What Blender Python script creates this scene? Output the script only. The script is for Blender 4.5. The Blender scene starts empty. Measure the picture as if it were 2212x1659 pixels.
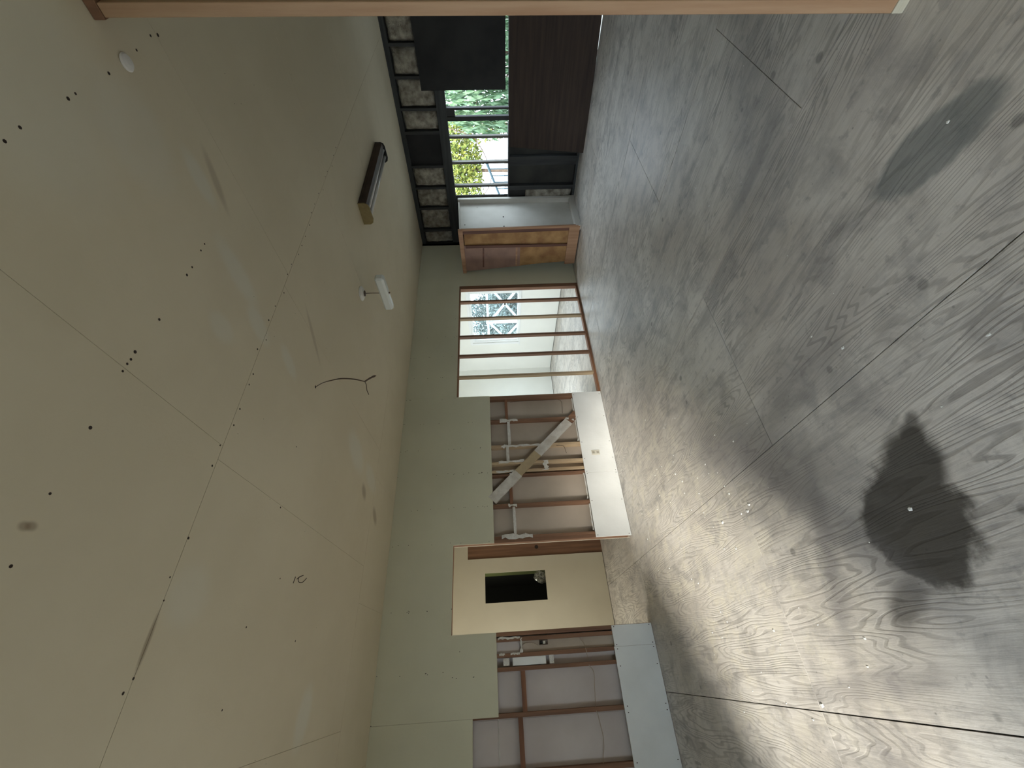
import bpy, bmesh, math, random
from mathutils import Vector, Matrix, noise
random.seed(7)
C = bpy.context.scene.collection
S = bpy.context.scene

# ---------------------------------------------------------------- camera
yaw, pit, rol = math.radians(54.99486), math.radians(2.3143), math.radians(-2.39685)
cy, sy, cp, sp, cr, sr = math.cos(yaw), math.sin(yaw), math.cos(pit), math.sin(pit), math.cos(rol), math.sin(rol)
fw = Vector((-sy*cp, cy*cp, -sp)); rt = Vector((cy, sy, 0)); up = rt.cross(fw)
r2 = rt*cr + up*sr; u2 = -rt*sr + up*cr
cam = bpy.data.objects.new('camera', bpy.data.cameras.new('camera')); C.objects.link(cam)
ax, ay, az = -u2, r2, -fw          # the photograph was taken with the phone turned on its side
cam.matrix_world = Matrix(((ax.x, ay.x, az.x, 5.18), (ax.y, ay.y, az.y, 0), (ax.z, ay.z, az.z, 1.6), (0, 0, 0, 1)))
cam.data.sensor_width = 36; cam.data.lens = 885.03/2212*36; cam.data.clip_start = 0.05; cam.data.clip_end = 300
S.camera = cam

# ---------------------------------------------------------------- world, sun, area lights, exposure
w = bpy.data.worlds.new('sky'); S.world = w; w.use_nodes = True
bg = w.node_tree.nodes['Background']; bg.inputs[0].default_value = (0.74, 0.88, 1.0, 1); bg.inputs[1].default_value = 8.6

def light(name, kind, loc, direction, energy, color, **kw):
    d = bpy.data.lights.new(name, kind); d.energy = energy; d.color = color
    for k, v in kw.items(): setattr(d, k, v)
    o = bpy.data.objects.new(name, d); C.objects.link(o); o.location = loc
    o.rotation_euler = Vector(direction).to_track_quat('-Z', 'Z').to_euler()
    return o
light('sun', 'SUN', (9, -9, 6), (-0.62, 0.78, -0.35), 9.0, (1.0, 0.94, 0.83), angle=math.radians(12))
# the last three are fills added behind the left wall, without a source
light('doorway_daylight', 'AREA', (3.9, -2.5, 2.3), (0, 1, -1.0), 7, (0.98, 0.97, 0.93), shape='RECTANGLE', size=3.2, size_y=0.6, spread=math.radians(95))
light('side_opening_daylight', 'AREA', (7.4, -2.4, 2.3), (-0.35, 1, -0.75), 5, (0.96, 0.97, 1.0), shape='RECTANGLE', size=1.6, size_y=0.6, spread=math.radians(85))
light('back_room_fill', 'AREA', (-2.3, 3.75, 1.7), (0.0, 1, -0.25), 74, (0.88, 0.96, 1.0), shape='RECTANGLE', size=2.2, size_y=1.4)  # added fill that brightens the back room walls; no window stands here
light('dark_room_fill', 'AREA', (-2.4, .2, 2.6), (0, .8, -1), 5, (1.0, 1.0, 0.8), shape='RECTANGLE', size=0.4, size_y=0.4)  # small added fill that brings out the green wall
light('hall_fill', 'AREA', (-0.9, -0.9, 1.6), (0.0, 1, -0.2), 27, (1.0, 0.97, 0.86), shape='RECTANGLE', size=1.2, size_y=1.6)  # added fill inside the closed hall, brightens its back panels

S.view_settings.view_transform = 'Standard'; S.view_settings.look = 'None'
S.view_settings.gamma = 1; S.view_settings.use_curve_mapping = False
S.view_settings.exposure = 0.0

# ---------------------------------------------------------------- materials
def mat(name, c1, c2=None, scale=4.0, rough=0.85, bump=0.0, stretch=(1, 1, 1), detail=5, spec=0.3, lo=0.35, hi=0.65, coords='Object', bscale=None):
    m = bpy.data.materials.new(name); m.use_nodes = True; nt = m.node_tree; b = nt.nodes['Principled BSDF']
    b.inputs['Roughness'].default_value = rough; b.inputs['Specular IOR Level'].default_value = spec
    tc = nt.nodes.new('ShaderNodeTexCoord'); mp = nt.nodes.new('ShaderNodeMapping'); mp.inputs['Scale'].default_value = stretch
    nt.links.new(tc.outputs[coords], mp.inputs[0])
    n = nt.nodes.new('ShaderNodeTexNoise'); n.inputs['Scale'].default_value = scale; n.inputs['Detail'].default_value = detail
    nt.links.new(mp.outputs[0], n.inputs[0])
    rp = nt.nodes.new('ShaderNodeValToRGB'); rp.color_ramp.elements[0].position = lo; rp.color_ramp.elements[1].position = hi
    rp.color_ramp.elements[0].color = (*(c2 or c1), 1); rp.color_ramp.elements[1].color = (*c1, 1)
    nt.links.new(n.outputs['Fac'], rp.inputs[0]); nt.links.new(rp.outputs[0], b.inputs['Base Color'])
    if bump:
        n2 = nt.nodes.new('ShaderNodeTexNoise'); n2.inputs['Scale'].default_value = bscale or scale*6; n2.inputs['Detail'].default_value = 4
        nt.links.new(mp.outputs[0], n2.inputs[0])
        bp = nt.nodes.new('ShaderNodeBump'); bp.inputs['Strength'].default_value = bump; bp.inputs['Distance'].default_value = 0.02
        nt.links.new(n2.outputs['Fac'], bp.inputs['Height']); nt.links.new(bp.outputs[0], b.inputs['Normal'])
    return m

def N(nt, t, **kw):
    n = nt.nodes.new(t)
    for k, v in kw.items(): setattr(n, k, v)
    return n
def math_(nt, op, a, b=None, c=None, clamp=False):
    n = nt.nodes.new('ShaderNodeMath'); n.operation = op; n.use_clamp = clamp
    for i, v in enumerate((a, b, c)):
        if v is None: continue
        if isinstance(v, (int, float)): n.inputs[i].default_value = v
        else: nt.links.new(v, n.inputs[i])
    return n.outputs[0]
def mix(nt, fac, a, b, mode='MIX'):
    n = nt.nodes.new('ShaderNodeMix'); n.data_type = 'RGBA'; n.blend_type = mode
    for s, v in ((n.inputs[0], fac), (n.inputs[6], a), (n.inputs[7], b)):
        if isinstance(v, (int, float)): s.default_value = v
        elif isinstance(v, tuple): s.default_value = (*v, 1)
        else: nt.links.new(v, s)
    return n.outputs[2]
def blob(nt, pos, wob, cx, cy_, rx, ry, ang, soft=0.25, wamp=0.6):
    """soft elliptical mark on a horizontal surface, edge broken up by noise"""
    s = nt.nodes.new('ShaderNodeVectorMath'); s.operation = 'SUBTRACT'; nt.links.new(pos, s.inputs[0]); s.inputs[1].default_value = (cx, cy_, 0)
    mp = nt.nodes.new('ShaderNodeMapping'); mp.vector_type = 'POINT'
    r = nt.nodes.new('ShaderNodeVectorRotate'); r.rotation_type = 'Z_AXIS'; nt.links.new(s.outputs[0], r.inputs['Vector']); r.inputs['Angle'].default_value = -ang
    nt.links.new(r.outputs[0], mp.inputs[0]); mp.inputs['Scale'].default_value = (1/rx, 1/ry, 0)
    l = nt.nodes.new('ShaderNodeVectorMath'); l.operation = 'LENGTH'; nt.links.new(mp.outputs[0], l.inputs[0])
    d = math_(nt, 'MULTIPLY_ADD', wob, wamp, l.outputs['Value'])
    d = math_(nt, 'SUBTRACT', d, wamp*0.5)
    mr = nt.nodes.new('ShaderNodeMapRange'); mr.interpolation_type = 'SMOOTHSTEP'; nt.links.new(d, mr.inputs[0])
    mr.inputs[1].default_value = 1-soft; mr.inputs[2].default_value = 1+soft; mr.inputs[3].default_value = 1; mr.inputs[4].default_value = 0
    return mr.outputs[0]
def noise_(nt, vec, scale, detail=5, rough=0.55, stretch=None, loc=None, dist=0):
    if stretch or loc:
        mp = nt.nodes.new('ShaderNodeMapping'); mp.inputs['Scale'].default_value = stretch or (1, 1, 1)
        if loc: mp.inputs['Location'].default_value = loc
        nt.links.new(vec, mp.inputs[0]); vec = mp.outputs[0]
    n = nt.nodes.new('ShaderNodeTexNoise'); n.inputs['Scale'].default_value = scale; n.inputs['Detail'].default_value = detail
    n.inputs['Roughness'].default_value = rough; n.inputs['Distortion'].default_value = dist
    nt.links.new(vec, n.inputs[0]); return n.outputs['Fac']
def ramp(nt, fac, a, b, lo, hi):
    mr = nt.nodes.new('ShaderNodeMapRange'); mr.interpolation_type = 'SMOOTHSTEP'; nt.links.new(fac, mr.inputs[0])
    for i, v in zip((1, 2, 3, 4), (lo, hi, a, b)): mr.inputs[i].default_value = v
    return mr.outputs[0]

def floor_mat():
    m = bpy.data.materials.new('worn_plywood_floor'); m.use_nodes = True; nt = m.node_tree; b = nt.nodes['Principled BSDF']
    geo = N(nt, 'ShaderNodeNewGeometry'); pos = geo.outputs['Position']
    oi = N(nt, 'ShaderNodeObjectInfo')
    cmb = N(nt, 'ShaderNodeCombineXYZ'); 
    nt.links.new(math_(nt, 'MULTIPLY', oi.outputs['Random'], 37.0), cmb.inputs[0]); nt.links.new(math_(nt, 'MULTIPLY', oi.outputs['Random'], 91.0), cmb.inputs[1])
    add = N(nt, 'ShaderNodeVectorMath'); nt.links.new(pos, add.inputs[0]); nt.links.new(cmb.outputs[0], add.inputs[1]); sp_ = add.outputs[0]
    # cathedral grain: contour lines of a stretched noise
    g = noise_(nt, sp_, 1.0, 3, 0.45, stretch=(0.40, 2.9, 1))
    ln = math_(nt, 'SINE', math_(nt, 'MULTIPLY', g, 250.0))
    ln = ramp(nt, ln, 0, 1, 0.15, 0.95)
    gm = ramp(nt, noise_(nt, sp_, 1.3, 4, stretch=(0.7, 1.4, 1), loc=(3, 8, 0)), 0.12, 1, 0.38, 0.62)
    grain = math_(nt, 'MULTIPLY', ln, gm)
    fine = noise_(nt, pos, 9, 6, 0.7, stretch=(0.35, 5, 1))
    big = noise_(nt, pos, 0.8, 5, 0.6)
    mid = noise_(nt, pos, 4.2, 6, 0.65, dist=0.4)
    col = mix(nt, ramp(nt, big, 0, 1, 0.35, 0.65), (0.55, 0.51, 0.465), (0.70, 0.67, 0.63))
    col = mix(nt, ramp(nt, mid, 0, 0.6, 0.44, 0.70), col, (0.30, 0.288, 0.285))
    col = mix(nt, math_(nt, 'MULTIPLY', grain, 0.5), col, (0.20, 0.185, 0.17))
    col = mix(nt, ramp(nt, fine, 0, 0.22, 0.45, 0.75), col, (0.15, 0.14, 0.13))
    # paint overspray / plaster dust that whitened the sheets along the left wall
    streak = noise_(nt, pos, 2.2, 8, 0.7, stretch=(0.5, 2.4, 1), loc=(7, 2, 0), dist=0.6)
    col = mix(nt, ramp(nt, streak, 0.48, 0, 0.34, 0.50), col, (0.215, 0.205, 0.205))
    blot = noise_(nt, pos, 13, 5, 0.65, loc=(1, 9, 0))
    col = mix(nt, ramp(nt, blot, 0, 0.35, 0.56, 0.68), col, (0.19, 0.18, 0.185))
    dust = noise_(nt, pos, 5.5, 8, 0.75, loc=(5, 1, 0))
    dz = blob(nt, pos, noise_(nt, pos, 1.5, 4), 1.5, 0.9, 1.7, 1.3, -0.8, 0.6, 0.8)
    col = mix(nt, math_(nt, 'MULTIPLY', dz, ramp(nt, dust, 0.15, 0.85, 0.47, 0.62)), col, (0.66, 0.62, 0.53))
    # small dark spots and knots
    v = N(nt, 'ShaderNodeTexVoronoi'); v.inputs['Scale'].default_value = 6.0; v.inputs['Randomness'].default_value = 1
    nt.links.new(pos, v.inputs[0])
    sc = N(nt, 'ShaderNodeSeparateColor'); nt.links.new(v.outputs['Color'], sc.inputs[0])
    thr = math_(nt, 'MULTIPLY', sc.outputs[0], 0.16)
    spot = math_(nt, 'MULTIPLY', ramp(nt, math_(nt, 'SUBTRACT', v.outputs['Distance'], thr), 1, 0, -0.05, 0.02), math_(nt, 'GREATER_THAN', sc.outputs[1], 0.45))
    col = mix(nt, math_(nt, 'MULTIPLY', spot, 0.5), col, (0.10, 0.095, 0.09))
    v2 = N(nt, 'ShaderNodeTexVoronoi'); v2.inputs['Scale'].default_value = 17.0; nt.links.new(pos, v2.inputs[0])
    s2 = N(nt, 'ShaderNodeSeparateColor'); nt.links.new(v2.outputs['Color'], s2.inputs[0])
    sp2 = math_(nt, 'MULTIPLY', ramp(nt, v2.outputs['Distance'], 1, 0, 0.03, 0.12), math_(nt, 'GREATER_THAN', s2.outputs[2], 0.72))
    col = mix(nt, math_(nt, 'MULTIPLY', sp2, 0.45), col, (0.09, 0.085, 0.08))
    wob = noise_(nt, pos, 6, 6, 0.6)
    # dark oily stain, its tail, and the grey-green water stain further right
    st = blob(nt, pos, wob, 3.58, 0.385, 0.225, 0.23, 0.50, 0.14, 1.0)
    st2 = math_(nt, 'MAXIMUM', blob(nt, pos, wob, 3.70, 0.55, 0.155, 0.125, 0.9, 0.25, 0.7), math_(nt, 'MAXIMUM', blob(nt, pos, wob, 3.765, 0.635, 0.085, 0.06, 0.9, 0.35, 0.6), math_(nt, 'MULTIPLY', blob(nt, pos, wob, 3.81, 0.695, 0.045, 0.03, 0.9, 0.5, 0.3), 0.8)))
    st3 = blob(nt, pos, wob, 3.37, 0.14, 0.13, 0.06, 0.5, 0.5, 0.8)
    stm = math_(nt, 'MAXIMUM', st, math_(nt, 'MAXIMUM', st2, math_(nt, 'MULTIPLY', st3, 0.75)))
    col = mix(nt, math_(nt, 'MULTIPLY', stm, 0.9), col, (0.040, 0.036, 0.032))
    s4 = blob(nt, pos, wob, 4.47, 1.46, 0.24, 0.10, -0.30, 0.18, 0.9)
    col = mix(nt, math_(nt, 'MULTIPLY', s4, 0.62), col, (0.095, 0.118, 0.128))
    # other soft dark areas
    for (x, y, rx, ry, a, f) in ((2.75, 1.05, 0.75, 0.22, -0.6, 0.5), (3.15, 0.55, 0.60, 0.10, -0.9, 0.5), (4.1, 2.6, 0.7, 0.25, 1.0, 0.35), (3.05, 0.35, 0.5, 0.06, 1.2, 0.4), (1.8, 3.6, 1.6, 0.35, 1.35, 0.25), (3.5, 1.2, 0.4, 0.15, 0.2, 0.35), (2.9, -0.15, 0.5, 0.05, 0.1, 0.35)):
        bl = blob(nt, pos, mid, x, y, rx, ry, a, 0.6, 0.9)
        col = mix(nt, math_(nt, 'MULTIPLY', bl, f), col, (0.16, 0.152, 0.158))
    # pale strip of old glue along the cross joint
    gl = blob(nt, pos, wob, 3.03, 1.82, 0.022, 0.24, 0.0, 0.5, 0.5)
    col = mix(nt, math_(nt, 'MULTIPLY', gl, 0.45), col, (0.58, 0.57, 0.56))
    nt.links.new(col, b.inputs['Base Color'])
    ro = ramp(nt, big, 0.44, 0.56, 0.3, 0.7); nt.links.new(ro, b.inputs['Roughness']); b.inputs['Specular IOR Level'].default_value = 0.35
    bp = N(nt, 'ShaderNodeBump'); bp.inputs['Strength'].default_value = 0.35; bp.inputs['Distance'].default_value = 0.004
    h = math_(nt, 'ADD', math_(nt, 'MULTIPLY', grain, -0.5), math_(nt, 'ADD', fine, mid)); nt.links.new(h, bp.inputs['Height']); nt.links.new(bp.outputs[0], b.inputs['Normal'])
    return m

def ceiling_mat():
    m = bpy.data.materials.new('painted_ceiling'); m.use_nodes = True; nt = m.node_tree; b = nt.nodes['Principled BSDF']
    geo = N(nt, 'ShaderNodeNewGeometry'); pos = geo.outputs['Position']
    big = noise_(nt, pos, 0.7, 5, 0.6); fin = noise_(nt, pos, 60, 3, 0.6)
    col = mix(nt, ramp(nt, big, 0, 1, 0.35, 0.65), (0.64, 0.57, 0.42), (0.69, 0.62, 0.465))
    wob = noise_(nt, pos, 3, 4)
    # pale patches of fresh filler
    for (x, y, rx, ry, a, f) in ((4.14, 1.99, 0.13, 0.05, 0.1, .5), (3.70, 1.83, 0.19, 0.065, 0.1, .5), (3.65, 1.49, 0.09, 0.06, 0, .4), (3.42, 1.72, 0.13, 0.06, .2, .5),
                                 (3.03, 1.75, 0.13, 0.05, .3, .45), (1.58, 1.80, 0.25, 0.13, .3, .5), (1.05, 1.75, 0.2, 0.1, .3, .4), (1.70, -0.17, 0.10, 0.17, .2, .55), (4.8, 1.5, 0.40, 0.34, 0.3, .4), (4.40, 1.80, 0.20, 0.14, .3, .3), (3.2, 0.35, .13, .12, 0, .3)):
        bl = blob(nt, pos, wob, x, y, rx, ry, a, 0.4, 0.4)
        col = mix(nt, math_(nt, 'MULTIPLY', bl, f*.55), col, (0.70, 0.74, 0.70))
    for (x, y, rx, ry, a, f) in ((4.07, 2.09, 0.13, 0.026, 0.35, .35), (2.85, 2.15, 0.20, 0.02, 0.5, .3), (3.338, 0.17, 0.012, 0.09, 0, .6), (3.963, .422, .016, .012, 0, .6), (3.981, .417, .016, .012, 0, .6), (1.2, 1.55, .08, .05, .6, .5), (0.75, 1.45, .10, .05, .6, .5)):
        bl = blob(nt, pos, wob, x, y, rx, ry, a, 0.5, 0.4)
        col = mix(nt, math_(nt, 'MULTIPLY', bl, f), col, (0.24, 0.17, 0.11))
    nt.links.new(col, b.inputs['Base Color']); b.inputs['Roughness'].default_value = 0.75; b.inputs['Specular IOR Level'].default_value = 0.25
    bp = N(nt, 'ShaderNodeBump'); bp.inputs['Strength'].default_value = 0.12; bp.inputs['Distance'].default_value = 0.004
    nt.links.new(fin, bp.inputs['Height']); nt.links.new(bp.outputs[0], b.inputs['Normal'])
    return m

def wood(name, c1, c2, axis=2, rough=0.7, knots=False):
    st = [14, 14, 14]; st[axis] = 0.8
    m = mat(name, c1, c2, scale=1.6, rough=rough, bump=0.15, stretch=tuple(st), detail=6, lo=0.3, hi=0.7)
    return m

M = {}
M['floor'] = floor_mat(); M['ceil'] = ceiling_mat()
M['wall'] = mat('painted_drywall', (0.64, 0.62, 0.47), (0.59, 0.57, 0.43), scale=1.2, rough=0.7, bump=0.06, bscale=40)
M['wall_white'] = mat('white_drywall', (0.82, 0.83, 0.81), (0.74, 0.75, 0.73), scale=2.5, rough=0.7, bump=0.05, bscale=40)
M['wall_room'] = mat('back_room_drywall', (0.82, 0.83, 0.79), (0.78, 0.79, 0.75), scale=1.5, rough=0.6)
M['hall'] = mat('hall_drywall', (0.66, 0.62, 0.51), (0.61, 0.57, 0.465), scale=1.5, rough=0.7)
M['paper'] = mat('brown_drywall_paper', (0.50, 0.42, 0.34), (0.42, 0.35, 0.28), scale=2.0, rough=0.9)
M['paper2'] = mat('grey_drywall_paper', (0.60, 0.54, 0.51), (0.52, 0.46, 0.43), scale=2.0, rough=0.9)
M['stud'] = wood('brown_stud_wood', (0.27, 0.145, 0.085), (0.15, 0.08, 0.05))
M['stud_y'] = wood('brown_plate_wood', (0.30, 0.145, 0.075), (0.16, 0.075, 0.045), axis=1)
M['stud_pale'] = wood('pale_stud_wood', (0.46, 0.35, 0.22), (0.30, 0.21, 0.13))
M['stud_tan'] = wood('tan_stud_wood', (0.55, 0.42, 0.27), (0.40, 0.28, 0.17))
M['stud_grey'] = wood('weathered_stud_wood', (0.20, 0.19, 0.17), (0.11, 0.105, 0.10))
M['dark'] = wood('dark_framing_wood', (0.060, 0.062, 0.062), (0.035, 0.036, 0.038))
M['dark_x'] = wood('dark_header_wood', (0.062, 0.066, 0.068), (0.035, 0.038, 0.04), axis=0)
M['post'] = wood('sawn_post_wood', (0.50, 0.33, 0.20), (0.36, 0.20, 0.11))
M['plate_pale'] = wood('pale_plate_wood', (0.66, 0.62, 0.50), (0.55, 0.50, 0.38), axis=0)
M['mud'] = mat('joint_compound', (0.72, 0.70, 0.65), (0.60, 0.57, 0.52), scale=20, rough=0.9, bump=0.5)
M['brace'] = mat('whitewashed_brace', (0.66, 0.63, 0.57), (0.52, 0.48, 0.42), scale=9, rough=0.9, bump=0.3, stretch=(1, 1, 1))
M['tan'] = mat('tan_board', (0.46, 0.36, 0.22), (0.40, 0.31, 0.19), scale=8, rough=0.9)
M['insul'] = mat('mineral_wool', (0.52, 0.49, 0.41), (0.17, 0.15, 0.12), scale=11, rough=1.0, bump=1.0, lo=0.3, hi=0.7)
M['boardk'] = mat('tarred_board', (0.030, 0.030, 0.030), (0.018, 0.018, 0.019), scale=3, rough=0.8)
M['ply'] = wood('red_plywood', (0.055, 0.036, 0.028), (0.028, 0.019, 0.016), axis=0)
M['particle'] = mat('orange_fibreboard', (0.40, 0.235, 0.10), (0.24, 0.125, 0.055), scale=5, rough=0.9, detail=9, bump=0.1)
M['particle2'] = mat('faded_fibreboard', (0.32, 0.20, 0.15), (0.24, 0.15, 0.12), scale=5, rough=0.9, detail=9)
M['particle3'] = wood('cabinet_wood', (0.42, 0.25, 0.15), (0.30, 0.16, 0.09))
M['redwood'] = wood('dark_red_stile', (0.16, 0.075, 0.05), (0.09, 0.04, 0.03))
M['cab'] = mat('cabinet_white', (0.60, 0.58, 0.53), (0.53, 0.51, 0.46), scale=3, rough=0.55)
M['cab_dark'] = mat('cabinet_shadow_gap', (0.03, 0.028, 0.025))
M['black'] = mat('black_plastic', (0.012, 0.012, 0.012), rough=0.5)
M['nail'] = mat('rusty_nail', (0.035, 0.025, 0.02), rough=0.8)
M['cable'] = mat('brown_cable', (0.10, 0.07, 0.05), rough=0.6)
M['cable_pale'] = mat('pale_cable', (0.42, 0.34, 0.26), rough=0.6)
M['metal'] = mat('fixture_bronze', (0.085, 0.055, 0.038), (0.05, 0.03, 0.022), scale=6, rough=0.45)
M['brass'] = mat('fixture_end_brass', (0.30, 0.235, 0.11), (0.24, 0.18, 0.085), scale=20, rough=0.5)
M['tube'] = mat('white_tube_glass', (0.75, 0.74, 0.72), rough=0.18, spec=0.6)
M['shade'] = mat('frosted_shade', (0.78, 0.82, 0.79), rough=0.25, spec=0.5)
M['white'] = mat('white_enamel', (0.78, 0.76, 0.72), rough=0.4, spec=0.5)
M['ivory'] = mat('ivory_plastic', (0.66, 0.63, 0.54), rough=0.4)
M['ivory_dark'] = mat('ivory_plastic_slots', (0.40, 0.37, 0.30), rough=0.5)
M['green'] = mat('green_painted_wall', (0.30, 0.34, 0.14), (0.25, 0.29, 0.12), scale=2)
M['darkroom'] = mat('unlit_room_black', (0.02, 0.02, 0.018))  # near-black colour stands in for the darkness of the unlit room
M['foil'] = mat('crumpled_plastic', (0.5, 0.5, 0.48), (0.1, 0.1, 0.1), scale=30, rough=0.2, spec=0.9)
M['leaf_g'] = mat('green_leaves', (0.15, 0.235, 0.13), (0.05, 0.11, 0.05), scale=9, rough=0.5)
M['leaf_y'] = mat('yellow_green_leaves', (0.24, 0.25, 0.05), (0.10, 0.15, 0.035), scale=9, rough=0.5)
M['leaf_t'] = mat('blue_green_leaves', (0.10, 0.135, 0.13), (0.05, 0.08, 0.085), scale=6, rough=0.5)
M['bark'] = mat('bark', (0.14, 0.10, 0.07), (0.07, 0.05, 0.04), scale=9)
M['ground'] = mat('pale_gravel_ground', (0.24, 0.23, 0.20), (0.19, 0.18, 0.16), scale=3, rough=0.95)
M['asphalt'] = mat('dark_asphalt', (0.08, 0.08, 0.075), (0.06, 0.06, 0.055), scale=3, rough=0.95)
M['rail'] = mat('blue_grey_railing', (0.06, 0.10, 0.12), rough=0.5)
M['rail_white'] = mat('white_painted_railing', (0.40, 0.44, 0.45), rough=0.5)
M['frame_white'] = mat('white_window_frame', (0.80, 0.82, 0.82), rough=0.4)
M['sheath'] = mat('outer_sheathing', (0.06, 0.06, 0.055), (0.04, 0.04, 0.038), scale=3)
gm_ = bpy.data.materials.new('window_glass'); gm_.use_nodes = True; _nt = gm_.node_tree; _nt.nodes.remove(_nt.nodes['Principled BSDF'])
_t = _nt.nodes.new('ShaderNodeBsdfTransparent'); _g = _nt.nodes.new('ShaderNodeBsdfGlossy'); _g.inputs['Roughness'].default_value = 0.02
_m = _nt.nodes.new('ShaderNodeMixShader'); _m.inputs[0].default_value = 0.05
_t.inputs[0].default_value = (0.96, 0.98, 0.98, 1)
_nt.links.new(_t.outputs[0], _m.inputs[1]); _nt.links.new(_g.outputs[0], _m.inputs[2]); _nt.links.new(_m.outputs[0], _nt.nodes['Material Output'].inputs[0])
M['glass'] = gm_

# ---------------------------------------------------------------- helpers
def wloc(o):
    v = Vector((0, 0, 0))
    while o: v += o.location; o = o.parent
    return v
def tag(o, label=None, cat=None, group=None, kind=None):
    if label: o['label'] = label
    if cat: o['category'] = cat
    if group: o['group'] = group
    if kind: o['kind'] = kind
    return o
def empty(name, loc=(0, 0, 0)):
    o = bpy.data.objects.new(name, None); C.objects.link(o); o.location = loc; o.empty_display_size = 0.1; return o
def mk(name, verts, faces, m, parent=None, mats=None, fm=None, smooth=False, local=False):
    vs = [Vector(v) for v in verts]
    if local: off = Vector((0, 0, 0))
    elif parent: off = wloc(parent)
    else:
        xs = [v.x for v in vs]; ys = [v.y for v in vs]; zs = [v.z for v in vs]
        off = Vector(((min(xs)+max(xs))/2, (min(ys)+max(ys))/2, min(zs)))
    me = bpy.data.meshes.new(name); me.from_pydata([v-off for v in vs], [], faces)
    for x in (mats or [m]): me.materials.append(M[x])
    if fm:
        for p, i in zip(me.polygons, fm): p.material_index = i
    if smooth:
        for p in me.polygons: p.use_smooth = True
    me.update()
    o = bpy.data.objects.new(name, me); C.objects.link(o)
    if parent: o.parent = parent
    else: o.location = off
    return o
class G:
    """collects shapes for ONE mesh object"""
    def __init__(s): s.v = []; s.f = []; s.m = []
    def box(s, x0, x1, y0, y1, z0, z1, mi=0, b=0.0):
        if b <= 0:
            i = len(s.v)
            s.v += [(x, y, z) for x in (x0, x1) for y in (y0, y1) for z in (z0, z1)]
            for q in ((0, 1, 3, 2), (4, 6, 7, 5), (0, 4, 5, 1), (2, 3, 7, 6), (0, 2, 6, 4), (1, 5, 7, 3)): s.f.append([i+k for k in q]); s.m.append(mi)
            return s
        bm = bmesh.new(); bmesh.ops.create_cube(bm, size=1)
        bmesh.ops.scale(bm, vec=(x1-x0, y1-y0, z1-z0), verts=bm.verts)
        bmesh.ops.translate(bm, vec=((x0+x1)/2, (y0+y1)/2, (z0+z1)/2), verts=bm.verts)
        bmesh.ops.bevel(bm, geom=bm.edges[:], offset=b, segments=1, affect='EDGES')
        s.bm(bm, mi); return s
    def bm(s, bm, mi=0):
        i = len(s.v); bm.verts.index_update()
        s.v += [tuple(v.co) for v in bm.verts]
        for f in bm.faces: s.f.append([i+v.index for v in f.verts]); s.m.append(mi)
        bm.free()
    def prism(s, poly, a0, a1, axis=0, mi=0):
        """poly in the two other axes, extruded along axis from a0 to a1"""
        i = len(s.v); n = len(poly)
        def P(a, p):
            return {0: (a, p[0], p[1]), 1: (p[0], a, p[1]), 2: (p[0], p[1], a)}[axis]
        s.v += [P(a0, p) for p in poly]+[P(a1, p) for p in poly]
        s.f.append(list(range(i, i+n))); s.f.append(list(range(i+2*n-1, i+n-1, -1))); s.m += [mi, mi]
        for k in range(n):
            l = (k+1) % n; s.f.append([i+k, i+n+k, i+n+l, i+l]); s.m.append(mi)
        return s
    def tube(s, pts, r, seg=8, mi=0, smooth=4):
        P = [Vector(p) for p in pts]
        if smooth and len(P) > 2:
            Q = []
            for k in range(len(P)-1):
                p0 = P[max(k-1, 0)]; p1 = P[k]; p2 = P[k+1]; p3 = P[min(k+2, len(P)-1)]
                for t in range(smooth):
                    u = t/smooth
                    Q.append(0.5*((2*p1)+(p2-p0)*u+(2*p0-5*p1+4*p2-p3)*u*u+(3*p1-p0-3*p2+p3)*u**3))
            Q.append(P[-1]); P = Q
        i = len(s.v); ref = Vector((0.13, 0.37, 0.92))
        for k, p in enumerate(P):
            d = (P[min(k+1, len(P)-1)]-P[max(k-1, 0)]).normalized()
            a = d.cross(ref)
            if a.length < 1e-3: a = d.cross(Vector((1, 0, 0)))
            a.normalize(); b = d.cross(a)
            rr = r[k*len(r)//len(P)] if isinstance(r, (list, tuple)) else r
            for q in range(seg):
                t = 2*math.pi*q/seg; s.v.append(tuple(p+a*math.cos(t)*rr+b*math.sin(t)*rr))
        for k in range(len(P)-1):
            for q in range(seg):
                l = (q+1) % seg; s.f.append([i+k*seg+q, i+k*seg+l, i+(k+1)*seg+l, i+(k+1)*seg+q]); s.m.append(mi)
        s.f.append([i+q for q in range(seg)][::-1]); s.f.append([i+(len(P)-1)*seg+q for q in range(seg)]); s.m += [mi, mi]
        return s
    def lathe(s, c, prof, seg=20, mi=0):
        i = len(s.v); n = len(prof)
        for r, z in prof:
            for q in range(seg):
                t = 2*math.pi*q/seg; s.v.append((c[0]+r*math.cos(t), c[1]+r*math.sin(t), c[2]+z))
        for k in range(n-1):
            for q in range(seg):
                l = (q+1) % seg; s.f.append([i+k*seg+q, i+k*seg+l, i+(k+1)*seg+l, i+(k+1)*seg+q]); s.m.append(mi)
        s.f.append([i+q for q in range(seg)]); s.f.append([i+(n-1)*seg+q for q in range(seg)]); s.m += [mi, mi]
        return s
    def out(s, name, m, parent=None, smooth=False, local=False):
        ms = m if isinstance(m, (list, tuple)) else [m]
        return mk(name, s.v, s.f, None, parent, mats=ms, fm=s.m, smooth=smooth, local=local)
def bx(name, x0, x1, y0, y1, z0, z1, m, parent=None, b=0.0):
    return G().box(x0, x1, y0, y1, z0, z1, 0, b).out(name, m, parent)
def struct(o): o['kind'] = 'structure'; return o

H = 2.955; WY = 7.18; NY = -2.62; RX = 8.6; WD = 0.075   # room height, far wall, near wall, right wall, stud depth

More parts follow.
